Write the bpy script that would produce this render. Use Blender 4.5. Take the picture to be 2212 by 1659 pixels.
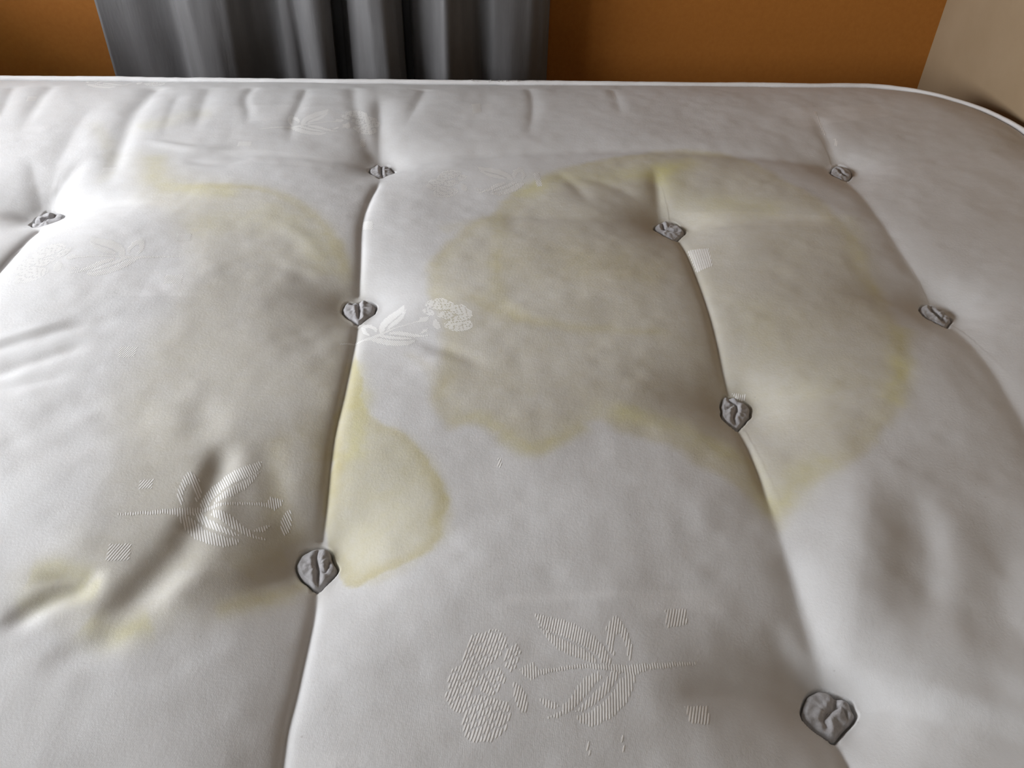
import bpy, bmesh, math, random
import numpy as np
from mathutils import Vector, Matrix
random.seed(4)
for o in list(bpy.data.objects): bpy.data.objects.remove(o, do_unlink=True)
scn=bpy.context.scene; COL=scn.collection
ZT=0.56                      # height of the mattress top above the floor (m)
CAM={"R":[0.9995636348222137,-0.023489466047236004,0.017910469726394315], "U":[0.0017452161775643946,0.6522402473619316,0.7580102993638936], "F":[0.029487186395075197,0.7576482724233335,-0.6519966266265801]}
FEAT={"tufts":[[-0.5631,0.9558,0.022,0.045],[-0.1488,1.0887,0.017,0.045],[0.5068,1.0892,0.015,0.05],[-0.1423,0.7534,0.02,0.048],[0.233,0.9354,0.019,0.048],[0.5042,0.7485,0.016,0.05],[-0.1335,0.4062,0.019,0.045],[0.2407,0.5925,0.019,0.048],[0.2381,0.2848,0.019,0.052]], "strokes":[[[[-0.144,1.0363],[-0.1519,0.9678],[-0.1542,0.9088],[-0.1481,0.8385],[-0.144,0.7787]],0.03,0.03,0.0038,1,0,0],[[[-0.144,1.0363],[-0.1519,0.9678],[-0.1542,0.9088],[-0.1481,0.8385],[-0.144,0.7787]],0.004,0.004,0.003,1,0.1,0],[[[-0.1382,0.7134],[-0.136,0.6794],[-0.135,0.5958],[-0.1364,0.5332],[-0.1333,0.462],[-0.1331,0.4299]],0.034,0.034,0.0055,1,0,0],[[[-0.1382,0.7134],[-0.136,0.6794],[-0.135,0.5958],[-0.1364,0.5332],[-0.1333,0.462],[-0.1331,0.4299]],0.0035,0.0035,0.003,1,0,0],[[[-0.1293,0.3777],[-0.1263,0.346],[-0.1267,0.2924],[-0.1283,0.2631],[-0.1265,0.2279],[-0.1234,0.1887]],0.035,0.035,0.0065,1,0,0],[[[-0.1293,0.3777],[-0.1263,0.346],[-0.1267,0.2924],[-0.1283,0.2631],[-0.1265,0.2279],[-0.1234,0.1887]],0.003,0.003,0.0025,1,0,0],[[[0.2382,0.906],[0.2401,0.8311],[0.2401,0.7303],[0.2372,0.6503],[0.2384,0.6126]],0.035,0.03,0.006,1,0,0],[[[0.2382,0.906],[0.2401,0.8311],[0.2401,0.7303],[0.2372,0.6503],[0.2384,0.6126]],0.003,0.003,0.0025,1,0,0],[[[0.2346,0.5599],[0.2357,0.5043],[0.2354,0.4374],[0.2329,0.3714],[0.2331,0.3272],[0.2386,0.3024]],0.03,0.03,0.006,1,0,0],[[[0.2346,0.5599],[0.2357,0.5043],[0.2354,0.4374]],0.003,0.003,0.0022,1,0,0.5],[[[0.233,0.2631],[0.2343,0.2498],[0.2348,0.2299],[0.2326,0.1871]],0.03,0.03,0.006,1,0,0],[[[0.233,0.2631],[0.2343,0.2498],[0.2348,0.2299],[0.2326,0.1871]],0.003,0.003,0.0022,1,0,0],[[[0.4998,1.0479],[0.5014,0.963],[0.4997,0.8333],[0.505,0.7702]],0.035,0.03,0.0055,1,0,0],[[[0.5056,0.7216],[0.5078,0.6564],[0.5013,0.5758],[0.49,0.5021]],0.035,0.03,0.005,1,0,0],[[[-0.5468,0.9036],[-0.5346,0.8317],[-0.5342,0.785],[-0.5388,0.6995],[-0.5323,0.5869]],0.034,0.03,0.007,1,0,0],[[[-0.5468,0.9036],[-0.5346,0.8317],[-0.5342,0.785],[-0.5388,0.6995],[-0.5323,0.5869]],0.003,0.003,0.003,1,0,0],[[[0.2237,0.9548],[0.2263,0.9928],[0.2297,1.0396],[0.2304,1.0812]],0.012,0.012,0.0042,1.2,0,0.5],[[[-0.153,1.1144],[-0.1573,1.1688],[-0.1663,1.2596],[-0.1762,1.3343]],0.016,0.022,0.006,1.2,0,0.4],[[[-0.1352,1.0895],[-0.0667,1.1006],[0.0647,1.1151],[0.2318,1.122],[0.3635,1.1092],[0.4916,1.0998]],0.022,0.022,0.005,1.3,0,0],[[[-0.1645,1.0918],[-0.2279,1.0934],[-0.3247,1.1],[-0.4176,1.0899],[-0.5094,1.0781]],0.02,0.02,0.0034,1.3,0,0.5],[[[0.5239,1.0914],[0.5969,1.1035],[0.706,1.1229],[0.8717,1.1647]],0.022,0.022,0.0036,1.3,0,0],[[[0.2144,0.942],[0.1446,0.9287],[0.0277,0.9306],[-0.0703,0.9216]],0.02,0.02,0.0028,1.3,0,0.5],[[[0.2529,0.9287],[0.3211,0.9268],[0.4393,0.9291],[0.4988,0.9261]],0.02,0.02,0.0032,1.3,0,0.5],[[[0.5238,0.7517],[0.5651,0.7566],[0.6245,0.7637]],0.02,0.02,0.0036,1.3,0,0],[[[0.4897,0.7638],[0.4415,0.7656],[0.3839,0.756]],0.02,0.02,0.0022,1.3,0,0.6],[[[0.2275,0.5973],[0.1625,0.5926],[0.0866,0.5921]],0.02,0.02,0.0012,1.3,0,0.7],[[[0.2595,0.6014],[0.3105,0.5921],[0.3627,0.5788]],0.016,0.02,0.0022,1.3,0,0.7],[[[0.2198,0.287],[0.1905,0.2904],[0.1467,0.2887],[0.1071,0.2838]],0.018,0.022,0.005,1.2,0,0.6],[[[0.2545,0.2903],[0.2991,0.2881],[0.3757,0.2864]],0.024,0.026,0.0022,2,0,0.3],[[[-0.1236,0.7515],[-0.0778,0.7611],[-0.0165,0.7532]],0.015,0.02,0.0022,1.3,0,0.7],[[[-0.5402,0.9622],[-0.4834,0.9618],[-0.4132,0.9494]],0.02,0.02,0.004,1.3,0,0.6],[[[-0.5811,0.9533],[-0.6185,0.962],[-0.6787,0.9537]],0.02,0.02,0.005,1.2,0,0.2],[[[-0.1486,0.3978],[-0.1704,0.3762],[-0.2008,0.3569]],0.018,0.018,0.003,1.5,0,0.7],[[[-0.1621,0.7572],[-0.2034,0.7572],[-0.2524,0.7361]],0.018,0.018,0.0008,1.3,0,0.7],[[[-0.5287,1.3481],[-0.5319,1.2931],[-0.531,1.2208],[-0.5152,1.1194],[-0.5023,1.0438],[-0.489,0.9831]],0.0136,0.016,0.0035700000000000003,1.4,0.05,0.3],[[[-0.7001,1.3476],[-0.6939,1.2958],[-0.6867,1.2428],[-0.6636,1.1377]],0.011899999999999999,0.012,0.00252,1.4,0.05,0.6],[[[-0.6075,1.3016],[-0.6005,1.1925],[-0.5819,1.0631],[-0.5686,0.9798]],0.023799999999999998,0.02,0.00231,1.6,0.3,0.05],[[[-0.5534,1.099],[-0.5587,1.0212],[-0.5633,0.9798]],0.011899999999999999,0.01,0.00252,1.4,0.5,0],[[[-0.6333,1.0947],[-0.5933,1.0184],[-0.5755,0.9784]],0.017,0.012,0.0021,1.5,0.5,0],[[[-0.7574,1.3414],[-0.7361,1.2586],[-0.7095,1.1535]],0.015299999999999998,0.012,0.0021,1.5,0.05,0.5],[[[-0.4476,1.3422],[-0.4389,1.273],[-0.4288,1.1919],[-0.4314,1.1425]],0.017,0.014,0.00231,1.6,0.05,0.5],[[[-0.4872,1.3152],[-0.4795,1.242],[-0.4642,1.1424]],0.0136,0.01,0.00126,1.6,0.2,0.5],[[[-0.3768,1.3432],[-0.3784,1.2901],[-0.3617,1.2359],[-0.3546,1.182]],0.0068,0.007,0.0017639999999999997,1.4,0.05,0.5],[[[-0.292,1.3424],[-0.2905,1.2805],[-0.2912,1.2105],[-0.2782,1.1216]],0.0102,0.009,0.0018899999999999998,1.5,0.05,0.4],[[[-0.2184,1.3498],[-0.2045,1.2707],[-0.1844,1.1775],[-0.1688,1.1261],[-0.156,1.103]],0.0102,0.011,0.00231,1.4,0.05,0.1],[[[-0.1016,1.3456],[-0.1112,1.2618],[-0.1258,1.18]],0.0136,0.014,0.0021,1.5,0.05,0.6],[[[0.0696,1.3579],[0.0716,1.2656],[0.0592,1.1472]],0.011899999999999999,0.008,0.001596,1.5,0.05,0.5],[[[0.2061,1.3543],[0.207,1.2635],[0.2043,1.2019]],0.0102,0.01,0.00105,1.5,0.05,0.6],[[[0.5143,1.2704],[0.508,1.1994],[0.5037,1.135],[0.5075,1.1085]],0.0102,0.01,0.0017639999999999997,1.4,0.5,0.05],[[[0.5324,1.1304],[0.5207,1.1141]],0.017,0.01,0.00084,1.5,0.5,0],[[[-0.4969,1.1424],[-0.41,1.1119],[-0.3495,1.1272]],0.008,0.01,-0.0022,2,0.4,0.4],[[[-0.4273,1.0794],[-0.3679,1.0674],[-0.314,1.0805]],0.008,0.01,0.0015,2,0.4,0.4],[[[-0.601,0.9459],[-0.3125,0.2457]],0.27,0.34,-0.016,2,0.2,0],[[[-0.4895,0.6293],[-0.448,0.6546],[-0.4038,0.679],[-0.3372,0.6846]],0.01,0.01,0.0016,2,0.1,0.5],[[[-0.4872,0.6435],[-0.452,0.6664],[-0.4006,0.6969]],0.009,0.009,-0.0011,2,0.1,0.5],[[[-0.4712,0.5891],[-0.433,0.6176],[-0.398,0.6389],[-0.3555,0.6433]],0.01,0.01,0.0019,2,0.1,0.5],[[[-0.4648,0.5757],[-0.4208,0.5886],[-0.3694,0.6085]],0.009,0.009,0.00125,2,0.1,0.5],[[[-0.396,0.5291],[-0.3804,0.5483],[-0.3563,0.5591],[-0.3266,0.5552]],0.012,0.014,0.0011,2,0.3,0.4],[[[-0.4262,0.5093],[-0.3849,0.5015],[-0.3415,0.5075],[-0.309,0.5022]],0.012,0.012,0.001,2,0.2,0.5],[[[-0.2683,0.5795],[-0.2517,0.5433],[-0.2468,0.5051]],0.016,0.016,0.0014,2,0.4,0.5],[[[-0.229,0.5227],[-0.2259,0.4963],[-0.2266,0.4655],[-0.2259,0.4409],[-0.2279,0.4178]],0.013,0.01,0.0044,2,0.35,0.2],[[[-0.212,0.4849],[-0.2141,0.4512],[-0.2171,0.4225]],0.01,0.01,-0.0015,2,0.3,0.3],[[[-0.2277,0.4407],[-0.2324,0.4108],[-0.2448,0.3774],[-0.26,0.3454],[-0.2756,0.3288]],0.017,0.013,0.00425,2,0.12,0.35],[[[-0.2281,0.496],[-0.199,0.4508],[-0.1663,0.4256]],0.012,0.012,0.0009,2,0.4,0.4],[[[-0.2089,0.3948],[-0.2152,0.3757],[-0.2352,0.3432]],0.014,0.012,-0.0014,2,0.4,0.4],[[[-0.1947,0.5341],[-0.1789,0.4785],[-0.1673,0.4428],[-0.1485,0.4219]],0.014,0.016,0.0015,2,0.4,0.2],[[[-0.2757,0.3754],[-0.3002,0.3732],[-0.3295,0.3748]],0.007,0.007,0.0021,2,0.3,0.5],[[[-0.2734,0.3682],[-0.3048,0.3586],[-0.3277,0.3371],[-0.3379,0.3267]],0.01,0.008,0.0031,2,0.3,0.3],[[[-0.2779,0.3718],[-0.3099,0.3655],[-0.3412,0.3639]],0.006,0.005,-0.0008,2,0.3,0.3],[[[-0.2402,0.3294],[-0.2672,0.3171],[-0.2972,0.3021]],0.012,0.012,0.0015,2,0.4,0.4],[[[-0.2536,0.4044],[-0.2814,0.3976],[-0.3333,0.4099]],0.012,0.012,-0.00075,2,0.4,0.4],[[[-0.2698,0.818],[-0.215,0.7984],[-0.1707,0.7686]],0.01,0.012,0.0008,2,0.4,0.4],[[[-0.3058,0.9342],[-0.2287,0.8822],[-0.1691,0.7985]],0.012,0.012,-0.0007,2,0.3,0.3],[[[-0.0268,0.7623],[0.0377,0.7096],[0.1191,0.6909],[0.1867,0.6884]],0.012,0.012,0.0006,2,0.4,0.4],[[[-0.0973,0.6919],[-0.0433,0.6606],[0.0123,0.625]],0.01,0.01,0.0014,2,0.4,0.4],[[[0.1116,1.0381],[0.1716,1.0108],[0.2103,0.9705]],0.01,0.01,0.001,2,0.4,0.4],[[[0.0817,1.0654],[0.1159,1.0127],[0.1349,0.9526]],0.009,0.009,0.0009,2,0.4,0.4],[[[0.3552,0.5401],[0.246,0.2891]],0.14,0.045,-0.009,1.6,0.5,0.1],[[[0.3606,0.4851],[0.349,0.4299],[0.3286,0.3729],[0.2941,0.3113]],0.02,0.03,0.0055,2,0.4,0.4],[[[0.443,0.454],[0.3906,0.3761],[0.3468,0.2986]],0.03,0.04,0.005,2,0.4,0.3],[[[0.2358,0.418],[0.2368,0.3552],[0.2383,0.3098]],0.014,0.014,0.002,1.5,0.3,0],[[[0.2036,0.35],[0.2143,0.318],[0.227,0.2996]],0.012,0.012,0.002,2,0.5,0]]}
TUFTS=[{"k":"A", "c":[-0.5585,0.948,-0.0224], "o":[[-0.0149,-0.0107],[-0.0162,-0.0044],[-0.0168,0.0063],[-0.0166,0.012],[-0.0127,0.0166],[-0.0105,0.0231],[-0.0049,0.0251],[0.0038,0.0232],[0.0111,0.0207],[0.0172,0.0156],[0.019,0.0091],[0.0193,0.0015],[0.0167,-0.0023],[0.0124,-0.0073],[0.0076,-0.0148],[0.0041,-0.0216],[0.0014,-0.0265],[-0.0017,-0.0265],[-0.0068,-0.0199],[-0.0113,-0.015]], "cr":[[-0.0151,0.0003],[-0.0062,-0.0015],[-0.0027,0.0055],[0.0034,0.01],[0.0034,0.0184]], "cr2":[]},{"k":"B", "c":[-0.1475,1.0798,-0.0195], "o":[[-0.0176,0.0037],[-0.0173,0.0126],[-0.0129,0.0182],[-0.009,0.0238],[-0.0043,0.0239],[0.0005,0.024],[0.0063,0.0226],[0.0107,0.0157],[0.0153,0.0062],[0.0181,-0.0013],[0.0167,-0.0067],[0.0115,-0.0122],[0.0069,-0.0189],[0.0044,-0.0255],[0.002,-0.0288],[-0.0012,-0.0243],[-0.0056,-0.0164],[-0.01,-0.0104],[-0.0148,-0.0024]], "cr":[[-0.0032,0.0238],[-0.0007,0.0045],[0.002,-0.0143]], "cr2":[]},{"k":"C", "c":[0.5023,1.0796,-0.0164], "o":[[-0.0154,0.0017],[-0.0052,0.0191],[0.0053,0.0266],[0.0142,0.0208],[0.0171,0.0092],[0.0124,-0.0065],[0.0009,-0.0234],[-0.0046,-0.0221],[-0.0096,-0.0152],[-0.0146,-0.0083]], "cr":[[-0.0032,0.0174],[0.0005,0.0102],[0.0003,-0.0027],[0.0051,-0.0083]], "cr2":[]},{"k":"D", "c":[-0.1411,0.7467,-0.0161], "o":[[-0.017,0.002],[-0.0169,0.0078],[-0.0152,0.0142],[-0.0122,0.0169],[-0.0078,0.0158],[-0.0032,0.0163],[-0.0003,0.0174],[0.0042,0.0185],[0.0089,0.018],[0.014,0.0137],[0.0179,0.0084],[0.0179,0.0021],[0.0172,-0.0052],[0.0135,-0.0103],[0.0095,-0.0155],[0.0058,-0.0225],[0.0032,-0.0255],[-0.0001,-0.023],[-0.003,-0.019],[-0.0083,-0.0145],[-0.0127,-0.0083],[-0.0158,-0.0032]], "cr":[[-0.0014,0.0176],[0.0005,0.0022],[0.0027,-0.0158]], "cr2":[[-0.0114,0.0105],[-0.0061,0.0126],[-0.0009,0.01]]},{"k":"E", "c":[0.2309,0.9271,-0.0203], "o":[[-0.0175,0.0045],[-0.0155,0.0115],[-0.0106,0.0162],[-0.0064,0.0203],[-0.0017,0.0233],[0.0043,0.0234],[0.0099,0.021],[0.0143,0.0152],[0.0179,0.0071],[0.0202,-0.0032],[0.0177,-0.0089],[0.0124,-0.0157],[0.0079,-0.0213],[0.0023,-0.0269],[-0.0005,-0.0225],[-0.0042,-0.0169],[-0.0081,-0.0125],[-0.0107,-0.0069],[-0.0143,-0.0035],[-0.0171,-0.0006]], "cr":[[-0.0048,0.0174],[-0.0058,0.0023],[0.0005,-0.0011],[0.0058,-0.0045],[0.0115,-0.0022]], "cr2":[]},{"k":"F", "c":[0.4996,0.7417,-0.0188], "o":[[-0.0137,0.0112],[-0.0093,0.0177],[-0.0049,0.0212],[-0.0001,0.022],[0.0054,0.0212],[0.0101,0.0168],[0.0119,0.0121],[0.0132,0.0061],[0.0139,0.0006],[0.0148,-0.0049],[0.0121,-0.0107],[0.0068,-0.0161],[0.0012,-0.0235],[-0.0015,-0.0227],[-0.0035,-0.0186],[-0.0064,-0.0153],[-0.0087,-0.0099],[-0.0125,-0.007],[-0.0141,-0.0016],[-0.0146,0.0052]], "cr":[[0.0023,0.0218],[-0.0015,0.0088],[-0.0001,0.0029],[0.0018,-0.0047],[0.0035,-0.0138]], "cr2":[[-0.0001,-0.0074],[0.0042,-0.0062],[0.0087,-0.0016]]},{"k":"G", "c":[-0.1323,0.4026,-0.0138], "o":[[-0.0167,0.0011],[-0.0168,0.0058],[-0.015,0.0118],[-0.0114,0.0153],[-0.0064,0.017],[-0.0027,0.0183],[0.0015,0.0187],[0.0057,0.0164],[0.0083,0.0129],[0.0093,0.0081],[0.0121,0.0033],[0.0148,-0.0014],[0.0149,-0.0048],[0.0125,-0.0098],[0.0088,-0.0151],[0.0058,-0.0195],[0.0034,-0.0219],[-0.0002,-0.0203],[-0.0043,-0.0158],[-0.0098,-0.0112],[-0.0144,-0.0045]], "cr":[[-0.0017,0.0168],[-0.0026,0.0089],[-0.0012,0.0024],[0.0008,-0.004],[0.0014,-0.0107],[0.0028,-0.0185]], "cr2":[[0.0027,-0.0034],[0.0071,-0.0055],[0.0083,0.0081]]},{"k":"H", "c":[0.2386,0.5874,-0.0215], "o":[[-0.0097,0.0129],[-0.0057,0.0207],[-0.0035,0.0232],[-0.0,0.0207],[0.0053,0.0207],[0.0076,0.0163],[0.0125,0.0148],[0.0155,0.0108],[0.0167,0.006],[0.0146,-0.0012],[0.0129,-0.0069],[0.0078,-0.012],[0.0052,-0.0162],[0.0005,-0.0212],[-0.0033,-0.0253],[-0.006,-0.023],[-0.009,-0.0194],[-0.0123,-0.0138],[-0.0134,-0.0087],[-0.0132,-0.0035],[-0.011,0.0022],[-0.0108,0.008]], "cr":[[-0.0015,0.023],[-0.0017,0.0146],[0.0029,0.0102],[0.0024,0.0034],[-0.0009,-0.0037],[-0.0029,-0.0084],[-0.0026,-0.0168]], "cr2":[[-0.0105,0.0032],[-0.0064,0.0041],[0.0015,0.0099]]},{"k":"I", "c":[0.236,0.2824,-0.0253], "o":[[-0.0183,0.0018],[-0.0144,0.0087],[-0.0108,0.0134],[-0.0061,0.0166],[0.0002,0.0185],[0.0054,0.0168],[0.008,0.0132],[0.0131,0.0115],[0.017,0.0083],[0.0176,0.0036],[0.0182,-0.0003],[0.0164,-0.0033],[0.0127,-0.0067],[0.0068,-0.0111],[0.0017,-0.0155],[-0.0021,-0.0184],[-0.0055,-0.0176],[-0.0099,-0.0142],[-0.0137,-0.0112],[-0.0168,-0.007],[-0.0186,-0.0028]], "cr":[[0.0083,0.0135],[0.0051,0.0048],[-0.0002,0.001],[-0.0053,-0.0047],[-0.0046,-0.0096]], "cr2":[[0.0042,0.0038],[0.0108,0.0045],[0.0115,-0.0048]]}]
STAINS=[["poly",[[0.0604,1.0159],[0.1004,1.0585],[0.1613,1.0901],[0.2523,1.1247],[0.313,1.1267],[0.3679,1.1002],[0.4034,1.0377],[0.4363,0.9783],[0.4494,0.8801],[0.4416,0.7983],[0.4482,0.7479],[0.4283,0.6735],[0.4069,0.605],[0.3821,0.5582],[0.3539,0.5309],[0.3207,0.4974],[0.2935,0.487],[0.2693,0.4714],[0.2524,0.4497],[0.236,0.4299],[0.2296,0.4446],[0.2144,0.4715],[0.1878,0.4976],[0.1593,0.5221],[0.1321,0.5362],[0.1142,0.5445],[0.1049,0.5568],[0.0881,0.5499],[0.0599,0.5206],[0.0389,0.5071],[0.0231,0.5201],[0.007,0.5338],[-0.0138,0.5432],[-0.0324,0.5414],[-0.0414,0.5597],[-0.051,0.5826],[-0.0492,0.639],[-0.0498,0.7041],[-0.0623,0.7583],[-0.0678,0.8185],[-0.035,0.8876],[0.0104,0.9431],[0.0289,0.9847]],[0.56,0.06,0],[0.06,0.1,0.06],0.012,0.008],["poly",[[-0.1335,0.6646],[-0.1187,0.591],[-0.0971,0.5479],[-0.0753,0.5354],[-0.0532,0.5047],[-0.038,0.473],[-0.0329,0.4479],[-0.0393,0.4156],[-0.0581,0.3979],[-0.082,0.3859],[-0.1009,0.3809],[-0.1132,0.3903],[-0.1253,0.4239],[-0.1332,0.4576],[-0.1371,0.533],[-0.135,0.5958]],[0.5,0.22,0],[0.05,0.05,0.3],0.007,0.0025],["poly",[[-0.4836,1.0991],[-0.3891,1.0302],[-0.297,1.0003],[-0.2425,0.9626],[-0.1997,0.9083],[-0.1704,0.8446],[-0.1537,0.7876],[-0.1502,0.731],[-0.1447,0.6605],[-0.1438,0.5911],[-0.1436,0.5414],[-0.1376,0.4789],[-0.1341,0.4249],[-0.137,0.3834],[-0.1658,0.3573],[-0.189,0.3478],[-0.2177,0.3377],[-0.2425,0.3268],[-0.2772,0.3378],[-0.3114,0.3508],[-0.3316,0.3719],[-0.3126,0.4006],[-0.2995,0.4625],[-0.3277,0.5462],[-0.3363,0.6383],[-0.3191,0.7721],[-0.3733,0.8937],[-0.4477,0.9824]],[0.42,0.04,0],[0,0,0],0.012,0.03],["line",[[-0.4049,0.9991],[-0.3442,0.9974],[-0.2945,0.9888],[-0.2408,0.9527],[-0.1988,0.9016],[-0.1698,0.8402],[-0.1563,0.7833]],[0.05,0.18,0.38],0.008],["line",[[-0.1563,0.7833],[-0.1502,0.6766],[-0.1467,0.5904],[-0.1425,0.5301],[-0.1365,0.4562]],[0.25,0.05,0.15],0.016],["line",[[-0.131,0.646],[-0.1187,0.591],[-0.1162,0.5401],[-0.1145,0.5012]],[0,0.45,0.15],0.009],["line",[[-0.0971,0.5479],[-0.0753,0.5342],[-0.0532,0.5047],[-0.037,0.4679],[-0.0342,0.4431],[-0.0393,0.4156],[-0.0616,0.3969],[-0.0889,0.3847],[-0.1087,0.3851]],[0.05,0.1,0.22],0.006],["line",[[-0.184,0.5296],[-0.1762,0.4738],[-0.1656,0.4431],[-0.1485,0.4219]],[0.25,0.02,0.4],0.012],["line",[[-0.1684,0.5312],[-0.1494,0.537],[-0.1372,0.5048]],[0.25,0.05,0.1],0.016],["line",[[-0.1371,0.3921],[-0.1561,0.3713],[-0.1762,0.3603],[-0.1957,0.3493]],[0.15,0.2,0.45],0.01],["line",[[-0.1853,0.3855],[-0.1755,0.4014],[-0.1573,0.4116]],[0.2,0.15,0.1],0.016],["line",[[-0.2339,0.3392],[-0.2555,0.3279],[-0.2796,0.336]],[0.15,0.4,0.05],0.013],["line",[[-0.3332,0.376],[-0.3148,0.3784],[-0.2874,0.3741]],[0.2,0.45,0.05],0.011],["line",[[-0.3319,0.3489],[-0.3079,0.3585],[-0.2772,0.365]],[0.1,0.35,0.05],0.011],["line",[[-0.4582,1.0994],[-0.4347,1.0189],[-0.3779,0.9889],[-0.3144,0.9722]],[0.15,0.3,0.05],0.016],["line",[[-0.5072,1.1749],[-0.4533,1.2233],[-0.4168,1.2424]],[0.15,0.18,0],0.02],["line",[[-0.2857,0.947],[-0.2181,0.8839],[-0.1741,0.7976]],[0.02,0.22,0.05],0.022],["line",[[-0.3565,0.8721],[-0.3115,0.91],[-0.2544,0.9022]],[0.12,0.12,0],0.03],["line",[[0.111,0.5731],[0.1483,0.559],[0.188,0.5397],[0.2231,0.5065],[0.2343,0.4691],[0.2372,0.4372]],[0,0.62,0.05],0.013],["line",[[0.2482,0.4505],[0.2734,0.4852],[0.3035,0.5052]],[0,0.4,0.05],0.014],["line",[[0.4428,0.7092],[0.412,0.6264],[0.3843,0.5716]],[0,0.5,0.05],0.012],["line",[[0.4617,0.9431],[0.4451,0.8252],[0.4355,0.7643]],[0.05,0.25,0.05],0.014],["line",[[0.0346,0.9724],[0.0918,1.0232],[0.1686,1.0403],[0.2345,1.056],[0.3081,1.1021]],[0,0.42,0.02],0.022],["line",[[0.2448,1.0817],[0.2507,0.998],[0.3067,0.9713],[0.3868,0.9543]],[0,0.3,0.02],0.025],["line",[[0.0162,0.9376],[0.0123,0.8458],[0.0139,0.7522],[0.0472,0.7016]],[0.15,0.15,0.1],0.01],["line",[[-0.0267,0.7579],[0.0377,0.7096],[0.1193,0.6932],[0.1916,0.6887]],[0.2,0.1,0.18],0.008],["line",[[-0.0849,0.6573],[-0.053,0.6242],[-0.0485,0.5758],[-0.039,0.5534]],[0.1,0.02,0.16],0.006],["line",[[0.007,0.5326],[0.0391,0.5127],[0.0689,0.5309],[0.0915,0.5501]],[0.05,0.3,0.2],0.008],["line",[[-0.0389,0.5503],[-0.0097,0.5567],[0.0112,0.5384]],[0.02,0.18,0.12],0.006],["line",[[-0.0013,0.8264],[0.1063,0.8272],[0.2097,0.7945]],[0.3,0.05,0],0.045],["line",[[0.2804,0.7562],[0.3057,0.6593],[0.331,0.5885]],[0.12,0.1,0],0.04],["line",[[-0.5852,1.2071],[-0.5235,1.1028],[-0.5058,1.0124]],[0.12,0.08,0],0.012],["line",[[-0.0574,0.8877],[-0.0242,0.9107],[0.0045,0.9246]],[0.15,0.05,0.05],0.012]]
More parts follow.
